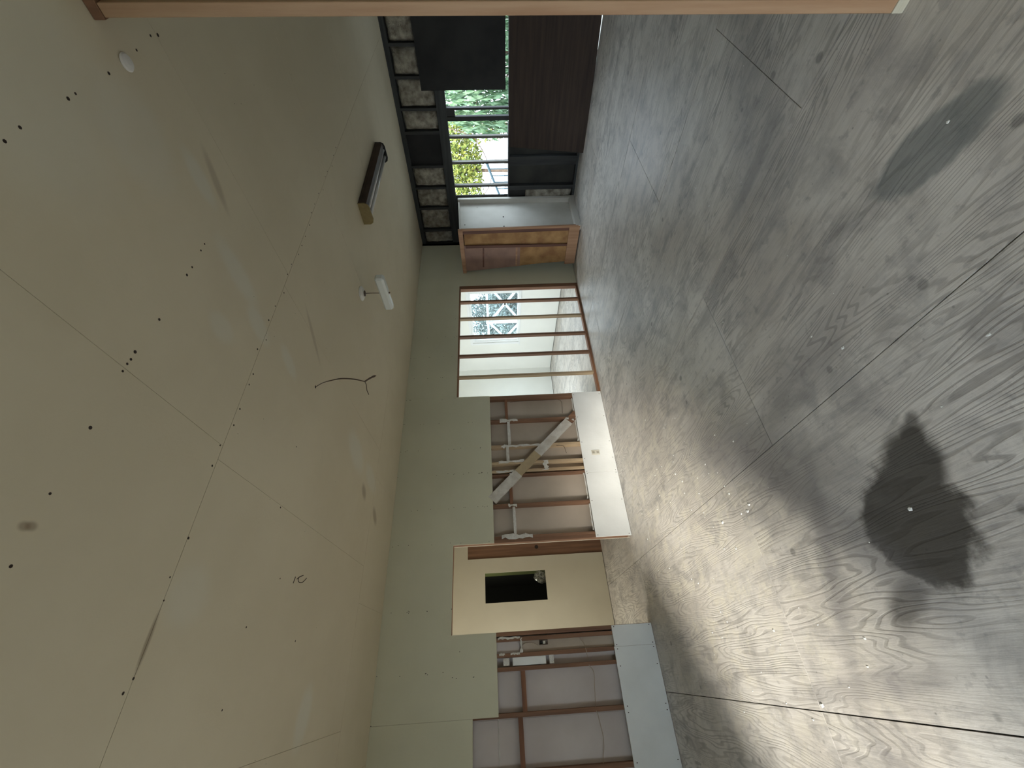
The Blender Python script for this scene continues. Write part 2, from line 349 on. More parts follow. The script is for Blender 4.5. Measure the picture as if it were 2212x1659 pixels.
# ---------------------------------------------------------------- floor of plywood sheets
floor = struct(bx('floor', -4.35, RX+.1, NY-.1, 6.925, -0.20, -0.0185, 'sheath')); bx('subfloor', -4.35, 2.2, 6.925, WY+.1, -.20, -.0185, 'sheath', floor)
# (near the far right corner the subfloor stops short of the wall, so daylight shows under the leaning sheets)
rows = [(-2.76, -1.51, 1.2), (-1.51, -0.26, 2.51), (-0.26, 0.99, 2.51), (0.99, 2.24, 3.03), (2.24, 3.50, 4.30), (3.50, 4.75, 3.03), (4.75, 6.0, 1.9), (6.0, WY-0.01, 3.03)]
for y0, y1, xj in rows:
    y0c = max(y0, NY+.002); x = xj
    while x > -4.3: x -= 2.44
    while x < RX:
        a = max(x, -4.3); b_ = min(x+2.44, RX)
        if b_-a > 0.05:
            for q0, q1 in (((a, min(b_, 2.2)), (max(a, 2.2), b_)) if y0 == 6.0 and a < 2.2 < b_ else ((a, b_),)):
                bx('plywood_sheet', q0+.0018, q1-.0018, y0c+.0028, (6.93 if y0 == 6.0 and q0 >= 2.2 else y1)-.0028, -0.018, 0.0, 'floor', floor)
        x += 2.44
def seam_debris():
    g = G(); rnd = random.Random(3)
    for k in range(150):
        if k < 110: x = rnd.gauss(1.7, 0.75); y = rnd.gauss(0.9, 0.75)
        else: x = rnd.uniform(2.2, 4.6); y = rnd.uniform(0, 4)
        x = max(x, .1)
        r = rnd.uniform(.002, .008)*(1 if k % 9 else 1.7); h = r*.3; a = rnd.uniform(0, 3.14); n = 5
        i = len(g.v)
        for q in range(n):
            t = a+2*math.pi*q/n; rr = r*rnd.uniform(.6, 1.3); g.v.append((x+rr*math.cos(t)*1.4, y+rr*math.sin(t), .0004))
        for q in range(n):
            g.v.append((x+(g.v[i+q][0]-x)*.6, y+(g.v[i+q][1]-y)*.6, h+.0006))
        for q in range(n):
            l = (q+1) % n; g.f.append([i+q, i+l, i+n+l, i+n+q]); g.m.append(0)
        g.f.append([i+n+q for q in range(n)]); g.m.append(0)
    return g
tag(seam_debris().out('plaster_crumbs', 'wall_white'), 'scattered white plaster crumbs and flakes lying on the plywood floor', 'debris', kind='stuff')

# ---------------------------------------------------------------- ceiling of drywall sheets
ceil_ = struct(bx('ceiling', -4.35, RX+.1, NY-.1, WY+.1, H+.014, H+.12, 'sheath'))
for x0, x1, off in ((-4.3, -1.56, .3), (-1.56, .88, .6), (.88, 3.337, .92), (3.337, 5.78, .99), (5.78, RX, .4)):
    y = off-1.235*6
    if x0 == 3.337: step = 1.27; y = .99-1.27*6
    else: step = 1.235
    while y < WY:
        a = max(y, NY); b_ = min(y+step, WY)
        if b_-a > .03: bx('drywall_sheet', x0+.0012, x1-.0012, a+.0008, b_-.0008, H, H+.0125, 'ceil', ceil_)
        y += step
g = G()
dots = [(3.969, 1.069), (3.968, 1.034), (3.971, 1.01), (3.971, .976), (3.965, .745), (3.966, .518), (3.954, .316), (3.953, 1.253), (4.618, 1.381), (4.614, 1.306), (4.607, 1.613), (4.606, 1.655), (4.597, 1.86), (4.602, 2.083), (4.611, 2.22), (4.6, 2.271),
        (2.669, 1.318), (3.332, .552), (3.351, .393), (3.338, .057), (3.36, .015), (2.662, .908), (2.452, .541), (2.695, -.072), (2.681, .268), (2.058, .239), (3.953, 1.748), (3.952, 1.7), (3.947, 1.586), (3.949, 1.53), (3.336, .31)]
for k in range(26): dots.append((3.337+random.choice((-.02, .02, .012)), 0.85+k*.125+random.uniform(-.03, .03)))
for (x, y) in dots:
    r = random.uniform(.0038, .0065)*(1.15 if x > 3.9 else 1); g.lathe((x, y, H-.0012), [(r*.5, 0), (r, .0008), (r, .002)], 7)
for k in range(60):
    x = random.uniform(.3, 4.4); y = random.uniform(-1, 5); g.lathe((x, y, H-.0008), [(.0015, 0), (.0025, .002)], 5)
o = g.out('nail_head', 'nail', ceil_); o['kind'] = 'stuff'
g = G()
for pl in ([(2.335, .575), (2.25, .571)], [(2.285, .60), (2.255, .578), (2.285, .555), (2.235, .540), (2.215, .53)]):
    pass
pm = [[(638, 1246), (633, 1260)], [(655, 1243), (645, 1248), (645, 1257), (653, 1258), (662, 1249)], [(641, 1251), (647, 1246)]]
def px_ceiling(x, y):
    d = fw + r2*(-(y-829.5)/885.03) + u2*(-(x-1106)/885.03); t = (H-1.6)/d.z
    return (5.18+d.x*t, d.y*t)
for pl in pm:
    pts = [px_ceiling(*p) for p in pl]
    g.tube([(a, b, H-.0005) for a, b in pts], .0028, 5, smooth=3)
g.out('pencil_mark', 'nail', ceil_)

# ---------------------------------------------------------------- left wall
wl = struct(empty('wall_left'))
T = .013
def dry(y0, y1, z0, z1, m='wall', parent=wl, x1=0.0): return bx('drywall_panel', x1-T, x1, y0+.0008, y1-.0008, z0, z1, m, parent, b=.0012)
OP0, OP1 = 3.425, 5.885           # studded opening to the back room
DR0, DR1 = 0.353, 1.285           # doorway to the hall
def drypoly(poly): return G().prism(poly, -T, 0, 0).out('drywall_panel', 'wall', wl)
e_ = .0008
drypoly([(OP0+e_, 2.19), (OP1, 2.19), (OP1, .006), (WY-.001, .006), (WY-.001, H-.001), (OP0+e_, H-.001)])
drypoly([(-.362+e_, 1.705), (DR0, 1.705), (DR0, 2.19), (DR1, 2.19), (DR1, 1.695), (OP0-e_, 1.695), (OP0-e_, H-.001), (-.362+e_, H-.001)])
dry(NY, -.362, 1.96, H)
dry(2.126, OP0, 0.004, .445, 'wall_white'); dry(1.287, 2.126, 0.004, .445, 'wall_white')
dry(.152, DR0-.003, 0.004, .445, 'wall_white'); dry(NY, .152, 0.004, .452, 'wall_white')
def stud(y0, y1, z0=.038, z1=2.878, m='stud', x1=-T, d=WD): return bx('stud', x1-d, x1, y0, y1, z0, z1, m, wl, b=.0015)
for y0, y1, mm in ((5.46, 5.499, 'stud'), (5.048, 5.087, 'stud_pale'), (4.628, 4.667, 'stud'), (4.213, 4.252, 'stud'), (3.787, 3.825, 'stud_tan')):
    stud(y0, y1, .04, 2.17, mm, x1=0.0, d=.06)
stud(5.80, 5.885, .0, 2.19, 'stud', x1=0.0, d=.07)
stud(3.36, 3.424, .0, 2.19, 'stud')
bx('header', -.085, 0.0, OP0+.001, OP1-.085, 2.168, 2.19, 'stud_y', wl); bx('header', -.085, -T, OP0, OP1, 2.19, 2.28, 'stud_y', wl)
bx('bottom_plate', -.085, 0.003, OP0+.001, OP1-.085, 0.0, .036, 'stud_y', wl, b=.001)
bx('bottom_plate', -.09, -T, DR1+.04, OP0-.07, 0.0, .038, 'stud_y', wl); bx('bottom_plate', -.09, -T, NY, DR0-.04, 0.0, .038, 'stud_y', wl)
bx('top_plate', -.09, -T, NY, WY, 2.88, H, 'stud_y', wl)
# bay between the opening and the doorway
for y0, y1, mm in ((2.975, 3.013, 'stud'), (2.558, 2.598, 'stud_tan'), (2.305, 2.345, 'stud_tan'), (2.19, 2.228, 'stud_tan'), (2.14, 2.165, 'stud'), (1.722, 1.762, 'stud'), (1.285, 1.325, 'stud'), (1.326, 1.362, 'stud')): stud(y0, y1, m=mm)
for y0, y1, mm in ((DR0-.040, DR0, 'stud'), (.262, .30, 'stud'), (.120, .158, 'stud'), (0.0, .038, 'stud'), (-.377, -.338, 'stud'), (-.80, -.76, 'stud'), (-1.20, -1.16, 'stud'), (-1.61, -1.57, 'stud'), (-2.02, -1.98, 'stud')): stud(y0, y1, m=mm)
def blk(y0, y1, z, m='stud_y', d=WD, h=.04): return bx('blocking', -T-d, -T, y0+.001, y1-.001, z-h/2, z+h/2, m, wl)
blk(3.013, 3.36, 1.455); blk(2.598, 2.975, 1.435, 'mud'); blk(2.345, 2.558, 1.47, 'mud'); blk(1.762, 2.14, 1.455); blk(1.362, 1.722, 1.43, 'mud', h=.034)
blk(-.338, 0.0, 1.44, h=.045); blk(-.76, -.377, 1.49, h=.045); blk(-1.16, -.80, 1.44, h=.045)
# beige paper-faced back of the far side's boards
def backing(y0, y1, m, z0=0.0, z1=H): return bx('backing_board', -.103, -.0885, y0, y1, z0, z1, m, wl)
backing(DR1, 2.16, 'paper'); backing(2.162, OP0-.002, 'paper'); backing(NY, -.39, 'paper2'); backing(-.388, DR0, 'paper2')
bx('backing_batten', -.0885, -.080, -.76, -.378, 1.705, 1.712, 'mud', wl)
# hardened joint compound squeezed along the seams of the missing panels
def mudline(y0, y1, z0, z1, x1=-.006):
    g = G(); horiz = (y1-y0) > (z1-z0); n = 9
    top = []; bot = []
    for k in range(n+1):
        t = k/n
        if horiz:
            y = y0+(y1-y0)*t; e = (z1-z0)*.35; top.append((y, z1+random.uniform(-e, e)*(1 if 0 < k < n else 2))); bot.append((y, z0+random.uniform(-e, e)))
        else:
            z = z0+(z1-z0)*t; e = (y1-y0)*.35; top.append((y1+random.uniform(-e, e), z)); bot.append((y0+random.uniform(-e, e), z))
    g.prism(top+bot[::-1], x1-.014, x1, 0)
    return g.out('compound_ridge', 'mud', wl)
mudline(2.972, 3.012, 1.30, 1.56); mudline(2.563, 2.59, .99, 1.45); mudline(2.56, 2.60, 1.45, 1.56)
mudline(2.20, 2.34, .93, .985); mudline(1.33, 1.375, 1.22, 1.60); mudline(1.725, 1.755, 1.39, 1.50); mudline(2.33, 2.36, 1.25, 1.60); mudline(2.19, 2.215, 1.25, 1.64); mudline(2.155, 2.175, 1.28, 1.46)
for y0, y1 in ((3.02, 3.33), (2.62, 2.96), (1.78, 2.13), (1.38, 1.71)): mudline(y0, y1, .452, .466, x1=-.014)
# diagonal let-in brace
def diag():
    a = Vector((2.93, .56)); b = Vector((1.90, 1.62)); d = (b-a).normalized(); n = Vector((-d.y, d.x))*.062
    root = empty('diagonal_brace'); root.parent = wl
    def seg(t0, t1, m, x1, name, wsc=1.0):
        p = a+(b-a)*t0; q = a+(b-a)*t1
        G().prism([tuple(p-n*wsc), tuple(q-n*wsc), tuple(q+n*wsc), tuple(p+n*wsc)], -.03, x1, 0).out(name, m, root)
    seg(0, .47, 'brace', .002, 'board_length'); seg(.47, .74, 'tan', -.001, 'board_length', .95); seg(.74, 1.08, 'brace', .003, 'board_length', 1.05); seg(-.13, -.005, 'stud', -.004, 'board_length', .9)
    g = G()
    for k in range(6):
        t = -.02+random.uniform(-.06, .02); p = a+(b-a)*t+n*random.uniform(-1, 1)
        g.prism([(p.x-.012, p.y-.008), (p.x+.014, p.y-.004), (p.x+.004, p.y+.014)], -.004, .012, 0)
    g.out('torn_paper', 'mud', root)
    return root
diag()
# bay beside the doorway: leftover pieces behind the missing panel
bx('drywall_scrap', -.035, -.022, .046, .118, 1.19, 1.54, 'wall_white', wl); bx('drywall_scrap', -.035, -.022, .046, .122, 1.105, 1.152, 'mud', wl); bx('drywall_scrap', -.035, -.022, .050, .115, 1.575, 1.64, 'mud', wl)
mudline(.155, .29, 1.43, 1.452, -.012); mudline(.285, .305, 1.45, 1.69, -.012); mudline(.142, .160, 1.46, 1.56, -.012); mudline(.142, .160, 1.62, 1.68, -.012)
bx('backing_board', -.06, -.05, .16, .262, 1.46, 1.72, 'paper2', wl)
bx('backing_board', -.088, -.05, .16, .262, .0, 1.43, 'paper', wl)
# screws on the lower panels and the drywall panels
g = G()
def dot(y, z, r=.0045): 
    i = len(g.v)
    for q in range(6): g.v.append((.0012, y+r*math.cos(q*math.pi/3), z+r*math.sin(q*math.pi/3)*1.3))
    for q in range(6): g.v.append((-.0005, y+r*1.1*math.cos(q*math.pi/3), z+r*1.1*math.sin(q*math.pi/3)*1.3))
    g.f.append([i+q for q in range(6)]); g.m.append(0)
    for q in range(6):
        l = (q+1) % 6; g.f.append([i+q, i+6+q, i+6+l, i+l]); g.m.append(0)
for y in (.335, .17, .13, -.02, -.35, -.40, -.77, -1.18):
    for z in (.03, .42): dot(y, z)
for y in (3.38, 2.99, 2.58, 2.33, 2.145, 2.11, 1.74, 1.31):
    for z in (.03, .42): dot(y, z)
for k in range(70): dot(random.choice((5.47, 5.06, 4.64, 4.22, 3.80, 3.40, 2.99, 2.57, 2.2, 1.74, 1.31, .6, .03, -.36))+random.uniform(-.01, .01), random.choice((2.24, 2.45, 2.68, 2.9))+random.uniform(-.05, .05), .0035)
for k in range(30): dot(random.choice((2.99, 2.57, 2.2, 1.74, 1.31, .2, -.02))+random.uniform(-.01, .01), random.uniform(1.74, 2.2), .0035)
g.out('screw_head', 'nail', wl)['kind'] = 'stuff'

# outlet in the low panel
ot = tag(empty('electrical_outlet', (0, 2.412, .20)), 'small ivory double power outlet set in the low white wall panel', 'outlet')
bx('cover_plate', 0, .005, 2.375, 2.449, .198, .312, 'ivory', ot, b=.0015)
for z in (.225, .285):
    o = bx('socket', .005, .007, 2.396, 2.428, z-.017, z+.017, 'ivory_dark', ot, b=.0008)
os_ = G().lathe((0, 0, 0), [(.003, 0), (.003, .001)], 8).out('screw', 'nail', ot, local=True)
os_.location = (.0055, 0, .055); os_.rotation_euler = (0, math.pi/2, 0)
# switch box in the doorway bay
sb = tag(empty('junction_box', (-.05, .262, 1.15)), 'small open metal junction box on the stud beside the hall doorway', 'junction box')
g = G(); g.box(-.055, -.016, .215, .219, 1.155, 1.245); g.box(-.055, -.016, .257, .261, 1.155, 1.245); g.box(-.055, -.016, .219, .257, 1.155, 1.159); g.box(-.055, -.016, .219, .257, 1.241, 1.245); g.box(-.055, -.052, .219, .257, 1.159, 1.241)
g.out('box_shell', 'metal', sb)
bx('switch_body', -.050, -.022, .224, .252, 1.18, 1.205, 'ivory', sb, b=.002); bx('switch_body', -.050, -.030, .224, .252, 1.21, 1.235, 'black', sb, b=.002)
# cables in the wall
def cable(name, pts, r, m, label, group=None):
    return tag(G().tube(pts, r, 7).out(name, m, smooth=True), label, 'cable', group)
cable('wall_cable', [(-.02, .02, .745), (-.012, .0, .74), (-.008, -.03, .715), (-.04, -.08, .70), (-.05, -.18, .712), (-.05, -.30, .725), (-.02, -.36, .735), (-.008, -.40, .725), (-.04, -.49, .708), (-.05, -.567, .696), (-.05, -.65, .702), (-.05, -.733, .727), (-.03, -.80, .735)], .0035, 'cable_pale', 'thin pale cable strung across the two wide stud bays nearest the camera')
cable('wall_cable', [(-.03, .285, 1.14), (-.045, .278, .95), (-.045, .271, .825), (-.035, .24, .79), (-.03, .20, .767), (-.010, .14, .755), (-.030, .088, .747), (-.030, .05, .745)], .003, 'cable_pale', 'thin cable bending down from the open junction box beside the doorway')
cable('wall_cable', [(-.045, .215, 1.26), (-.045, .236, 1.31), (-.045, .245, 1.36), (-.045, .235, 1.41), (-.045, .20, 1.44)], .0028, 'cable_pale', 'short cable curling up above the open junction box')
def pxX(x, y, X): 
    d = fw + r2*(-(y-829.5)/885.03) + u2*(-(x-1106)/885.03); t = (X-5.18)/d.x
    return (X, d.y*t, 1.6+d.z*t)
Z5 = lambda x, y: (1050+x/8.296, 860+y/8.296)
cable('wall_cable', [pxX(*Z5(*p), -.05) for p in ((430, 75), (600, 55), (820, 45), (1000, 40), (1270, 25), (1345, 60), (1360, 130), (1368, 270))], .003, 'cable', 'thin dark cable looping down in the stud bay beside the slatted opening')
cable('wall_cable', [pxX(*Z5(*p), -.012) for p in ((1260, 850), (1330, 848), (1390, 860), (1415, 910), (1440, 985))], .003, 'cable', 'short dark cable end sticking out behind the diagonal brace')

# ---------------------------------------------------------------- hall behind the doorway
wh = struct(empty('wall_hall')); HX = -1.73
def hallbox(*a, name='drywall_panel', m='hall'): return bx(name, *a, m, wh)
hallbox(HX-.013, HX, -1.2, .852, 0.008, H); hallbox(HX-.013, HX, 1.268, 1.483, 0.008, H); hallbox(HX-.013, HX, .852, 1.268, 0.008, .948); hallbox(HX-.013, HX, .852, 1.268, 1.885, H)
hallbox(HX-.013, HX, 1.483, 3.3, 2.153, H); hallbox(HX-.013, HX, 1.90, 3.3, 0.008, 2.153)
hallbox(HX-.045, HX-.014, 1.46, 1.92, 0, 2.17, name='rough_board', m='stud')
kn = G().lathe((0, 0, 0), [(.030, 0), (.026, .002), (.01, .002)], 14).out('knot', 'nail', wh); kn.location = (HX-.0135, 1.62, 1.05); kn.rotation_euler = (0, math.pi/2, 0)
hallbox(-1.73, -.105, 3.30, 3.33, 0, H, name='end_wall'); hallbox(-1.73, -.105, -1.23, -1.2, 0, H, name='end_wall')
hallbox(-.118, -.104, DR1+.0, 3.3, 0, H, name='hall_side_board'); hallbox(-.118, -.104, -1.2, DR0, 0, H, name='hall_side_board')
hallbox(-.105, -.013, DR0, DR1, 2.19, 2.235, name='door_header', m='stud_y')
hallbox(-.105, -.090, DR0, DR1, 2.235, H, name='hall_side_board')
# dark room seen through the cut-out in the hall wall
wd = struct(empty('wall_dark_room'))
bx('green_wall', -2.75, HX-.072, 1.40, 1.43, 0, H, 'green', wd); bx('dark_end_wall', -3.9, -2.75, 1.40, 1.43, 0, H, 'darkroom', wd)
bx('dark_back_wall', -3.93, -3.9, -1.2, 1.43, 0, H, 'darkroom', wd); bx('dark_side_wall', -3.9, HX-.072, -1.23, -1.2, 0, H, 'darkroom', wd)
g = G(); rnd = random.Random(5); cxx, cyy = -2.05, 1.22
bm = bmesh.new(); bmesh.ops.create_icosphere(bm, subdivisions=3, radius=.11)
for v in bm.verts: v.co *= 1+.35*noise.noise(v.co*22); v.co.z *= 1.1
bmesh.ops.translate(bm, vec=(-2.1, 1.25, .97), verts=bm.verts); g.bm(bm)
tag(g.out('crumpled_plastic_bag', 'foil'), 'crumpled glinting plastic behind the bottom edge of the dark hall cut-out', 'bag')
shl = tag(empty('shelf', (-2.1, 1.25, 0)), 'dark shelf in the unlit room behind the hall cut-out', 'shelf')
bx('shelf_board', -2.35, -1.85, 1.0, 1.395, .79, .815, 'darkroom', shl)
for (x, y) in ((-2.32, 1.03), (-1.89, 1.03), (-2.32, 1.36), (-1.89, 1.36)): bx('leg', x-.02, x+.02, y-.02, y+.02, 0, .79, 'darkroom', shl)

# ---------------------------------------------------------------- back room behind the studded opening
wb = struct(empty('wall_back_room')); W2Y = 7.10
WX0, WX1, WZ0, WZ1 = -3.03, -1.25, .945, 2.145
def rb(x0, x1, y0, y1, z0, z1, name='drywall_panel', m='wall_room'): return bx(name, x0, x1, y0, y1, z0, z1, m, wb)
rb(-4.2, WX0, W2Y, W2Y+.013, 0.012, H); rb(WX1, -.103, W2Y, W2Y+.013, 0.012, H); rb(WX0, WX1, W2Y, W2Y+.013, 0.012, WZ0); rb(WX0, WX1, W2Y, W2Y+.013, WZ1, H)
rb(-4.2, WX0, W2Y+.013, WY+.1, 0, H, 'outer_sheathing', 'sheath'); rb(WX1, -.0, W2Y+.013, WY+.1, 0, H, 'outer_sheathing', 'sheath'); rb(WX0, WX1, W2Y+.013, WY+.1, 0, WZ0, 'outer_sheathing', 'sheath'); rb(WX0, WX1, W2Y+.013, WY+.1, WZ1, H, 'outer_sheathing', 'sheath')
rb(-4.213, -4.2, 6.17, W2Y, .012, H); rb(-4.213, -4.2, 3.35, 6.168, .012, H); rb(-4.2, -.12, 3.35, 3.363, 0, H)
rb(-.118, -.087, OP1+.03, W2Y, 0, H); rb(-.118, -.103, OP0-.06, OP1+.03, 2.20, H)
bx('floor_edge_strip', -4.19, -.13, W2Y-.010, W2Y-.002, 0.0, .012, 'stud_grey', wb)
wn = struct(empty('window_2', (0, 0, 0)))
for a in ((WX0, WX0+.06, WZ0, WZ1), (WX1-.06, WX1, WZ0, WZ1), (WX0+.06, WX1-.06, WZ1-.05, WZ1), (WX0+.06, WX1-.06, WZ0, WZ0+.05)):
    bx('window_frame', a[0], a[1], W2Y+.014, W2Y+.07, a[2], a[3], 'frame_white', wn, b=.003)
for a in ((WX0+.06, WX0+.10, WZ0+.05, WZ1-.05), (WX1-.10, WX1-.06, WZ0+.05, WZ1-.05), (-2.16, -2.12, WZ0+.05, WZ1-.05)):
    bx('sash_stile', a[0], a[1], W2Y+.03, W2Y+.06, a[2], a[3], 'frame_white', wn, b=.003)
bx('window_sill', WX0-.08, WX1+.10, W2Y-.03, W2Y+.013, WZ0-.03, WZ0-.001, 'frame_white', wn, b=.003)
for a in ((WX0-.06, WX0, WZ0, WZ1), (WX1, WX1+.06, WZ0, WZ1), (WX0-.06, WX1+.06, WZ1, WZ1+.06)): bx('casing', a[0], a[1], W2Y-.012, W2Y-.0005, a[2], a[3], 'frame_white', wn, b=.002)
bx('pane', WX0+.10, -2.16, W2Y+.043, W2Y+.047, WZ0+.05, WZ1-.05, 'glass', wn); bx('pane', -2.12, WX1-.10, W2Y+.043, W2Y+.047, WZ0+.05, WZ1-.05, 'glass', wn)

# ---------------------------------------------------------------- far wall (open studs, insulation, window hole)
wf = struct(empty('wall_far'))
A0, A1, B0, B1 = 1.0, 2.66, 1.235, 2.185      # window hole
FY = WY
def fb(name, x0, x1, z0, z1, m='dark', y0=0.0, y1=.09, b=.0015): return bx(name, x0, x1, FY+y0, FY+y1, z0, z1, m, wf, b)
fb('top_plate', 0, RX, 2.885, H, 'dark_x')
for x0, x1 in ((0.275, .318), (.742, .785), (1.140, 1.178), (2.40, 2.438), (2.815, 2.853), (3.20, 3.24), (3.58, 3.62), (4.0, 4.04), (4.42, 4.46), (4.85, 4.89)): fb('stud', x0, x1, 2.33, 2.885)
for x0, x1 in ((.20, .24), (.742, .785), (1.094, 1.17), (1.53, 1.68), (2.0, 2.04), (2.40, 2.44), (2.82, 2.86), (3.24, 3.28), (3.66, 3.70)): fb('stud', x0, x1, .038, B0-.035)
fb('header', 0.02, 2.69, B1, 2.335, 'dark_x', y1=.085); fb('header', 2.69, 4.9, B1+.02, 2.50, 'dark_x', y1=.085)
fb('window_sill_plate', 0.02, 2.2, B0-.035, B0-.012, 'dark_x'); fb('window_sill_plate', 2.2, 4.9, B0-.075, B0-.025, 'dark_x')
fb('bottom_plate', 0, 2.25, 0, .038, 'dark_x')
for x0, x1, mm in ((2.402, 2.432, 'dark'), (2.245, 2.308, 'dark'), (1.983, 2.021, 'stud_grey'), (1.568, 1.608, 'stud_grey'), (1.155, 1.198, 'stud_grey')): fb('window_stud', x0, x1, B0-.035, B1, mm, y0=.01, y1=.075)
fb('window_stud', 2.245, 2.43, 2.06, B1, 'dark', y0=.02, y1=.06)
# outer boards around the hole
def fs(x0, x1, z0, z1, name='outer_sheathing', m='sheath', y0=.0905, y1=.11): return bx(name, x0, x1, FY+y0, FY+y1, z0, z1, m, wf)
fs(0, RX+.1, B1+.02, H); fs(0, .96, 0, B1+.02); fs(.96, 2.25, 0.0, B0-.03); fs(2.25, 4.9, 0.03, B0-.02); fs(4.9, RX+.1, 0, B1+.02); fs(2.66, 2.76, B0+.02, B1+.02)
fs(2.76, 4.9, 1.30, B1+.02)
bx('tarred_board', 2.675, 4.95, FY-.014, FY-.002, 1.262, 2.522, 'boardk', wf, b=.001)
g = G()
for (x, z, r) in ((3.0, 2.30, .018), (2.78, 2.20, .03), (3.25, 2.2, .012)): g.lathe((x, 0, z), [(r, 0), (r*.8, .01)], 10)
# insulation batts
def batt(x0, x1, z0, z1, seed, m='insul'):
    nx, nz = 12, 12; v = []; f = []
    for j in range(nz+1):
        for i in range(nx+1):
            u = i/nx; t = j/nz; x = x0+(x1-x0)*u; z = z0+(z1-z0)*t
            e = min(u, 1-u, t, 1-t)*2; bul = (1-(1-min(e*1.6, 1))**3)*.05
            q = noise.noise(Vector((x*7+seed, z*7, seed*3.1)))*.028+noise.noise(Vector((x*19+seed, z*19, seed)))*.016
            wob = noise.noise(Vector((x*9, z*9, seed+5)))*.014
            v.append((x+(wob if 0 < i < nx else wob*.8), FY+.06-bul+q*min(1, e*4), z+wob*.8))
    n = len(v)
    v += [(a, FY+.086, c) for a, b, c in v]
    for j in range(nz):
        for i in range(nx):
            a = j*(nx+1)+i; f.append([a, a+1, a+nx+2, a+nx+1]); f.append([n+a, n+a+nx+1, n+a+nx+2, n+a+1])
    for i in range(nx): f.append([i, n+i, n+i+1, i+1]); k = nz*(nx+1)+i; f.append([k, k+1, n+k+1, n+k])
    for j in range(nz): a = j*(nx+1); f.append([a, a+nx+1, n+a+nx+1, n+a]); a += nx; f.append([a, n+a, n+a+nx+1, a+nx+1])
    return mk('insulation_batt', v, f, m, wf, smooth=True)
for k, (x0, x1, z0) in enumerate(((.02, .265, 2.35), (.325, .735, 2.355), (.79, 1.13, 2.345), (1.185, 1.515, 2.345), (2.115, 2.395, 2.345), (2.445, 2.81, 2.345), (2.86, 3.195, 2.52), (3.245, 3.575, 2.525), (3.63, 3.98, 2.52))):
    batt(x0, x1, z0, 2.872, k*1.7+1)
fb('nailer', 1.52, 1.56, 2.335, 2.885); fb('nailer', 2.06, 2.105, 2.335, 2.885); fb('backing_board', 1.56, 2.06, 2.335, 2.885, 'boardk', y0=.05, y1=.06, b=0)
batt(.80, 1.09, .05, .9, 31)
# plywood sheet leaning on the studs
def lean(x0, x1, zt, name, m, label, yb=6.90, yt=FY-.016, z0=.004):
    g = G(); th = .014
    poly = [(yb, z0), (yb+th, z0), (yt, zt), (yt-th, zt)]
    g.prism(poly, x0, x1, 0)
    return tag(g.out(name, m), label, 'plywood')
def lean2(x0, x1, xr, zt, z0, z1, name, m, label, yb=6.90, yt=FY-.016, th=.014):
    v = []
    for x, zb in ((x0, z0), (xr, z0), (x1, z1)): v += [(x, yb, zb), (x, yb+th, zb), (x, yt, zt), (x, yt-th, zt)]
    f = [(0, 1, 2, 3), (11, 10, 9, 8)]
    for k in (0, 4):
        for q in range(4): l = (q+1) % 4; f.append((k+q, k+4+q, k+4+l, k+l))
    return tag(mk(name, v, f, m), label, 'plywood')
pl1 = lean2(1.86, 4.85, 2.88, 1.215, .002, .046, 'leaning_plywood', 'ply', 'dark red-brown plywood sheet leaning under the window against the open stud wall')

# ---------------------------------------------------------------- partition end (right edge of the view)
wp = struct(empty('wall_partition'))
bx('stud', 4.728, 4.768, 1.958, 2.045, .042, 2.915, 'post', wp, b=.002)
bx('bottom_plate', 4.728, 7.3, 1.955, 2.048, 0, .041, 'plate_pale', wp, b=.002); bx('top_plate', 4.722, 7.3, 1.955, 2.048, 2.916, H-.001, 'stud', wp, b=.002)
for k in range(1, 7): bx('stud', 4.728+.406*k, 4.768+.406*k, 1.958, 2.045, .042, 2.915, 'post', wp)
bx('drywall_panel', 4.78, 7.3, 2.0485, 2.061, .01, H-.002, 'wall', wp)

# ---------------------------------------------------------------- near and right walls, out of view, with the openings that let the daylight in
wr = struct(bx('wall_right', RX, RX+.1, NY, WY, 0, H, 'wall'))
wnr = struct(empty('wall_near'))
for a in ((-.1, 3.4, 0, H), (5.35, RX, 0, H), (3.4, 5.35, 2.72, H)): bx('drywall_panel', a[0], a[1], NY-.1, NY, a[2], a[3], 'wall', wnr)
struct(bx('sky_blocker', 2.2, 7.2, NY-1.3, NY-.1, 2.96, 3.04, 'sheath'))  # unseen slab added above the opening to hold back sky light
wo = struct(empty('wall_outer_left')); bx('outer_sheathing', -4.35, -4.25, NY-.1, WY+.1, 0, H, 'sheath', wo); bx('outer_sheathing', -4.35, -.1, NY-.2, NY-.1, 0, H, 'sheath', wo)

# ---------------------------------------------------------------- cabinet frame standing in the far left corner
cab = tag(empty('storage_closet', (.5, 6.7, 0)), 'open-sided closet with white side and bare orange fibreboard back in the far corner', 'closet')
CY = 6.235; CX = .965; ZT = 2.11
# bare back towards the camera
def pz(name, poly, y0, y1, m, parent=cab): return G().prism(poly, y0, y1, 1).out(name, m, parent)
pz('fibreboard_panel', [(.60, .19), (.90, .19), (.90, 2.04), (.61, 2.04)], CY+.02, CY+.035, 'particle')
pz('fibreboard_panel', [(.20, .19), (.585, .19), (.585, 1.05), (.13, 1.05), (.165, .75)], CY+.022, CY+.035, 'particle')
pz('fibreboard_panel', [(.125, 1.05), (.585, 1.05), (.60, 2.06), (.035, 2.06)], CY+.022, CY+.035, 'particle2')
pz('stile', [(.875, .15), (.945, .15), (.925, 2.06), (.85, 2.06)], CY, CY+.03, 'redwood')
pz('edge_board', [(.935, .05), (.975, .05), (.945, 2.08), (.912, 2.08)], CY-.004, CY+.03, 'particle3')
pz('middle_batten', [(.555, .20), (.60, .20), (.62, 2.03), (.565, 2.03)], CY-.004, CY+.022, 'redwood')
pz('bottom_rail', [(.17, .02), (.96, .02), (.955, .205), (.16, .205)], CY-.006, CY+.034, 'particle3')
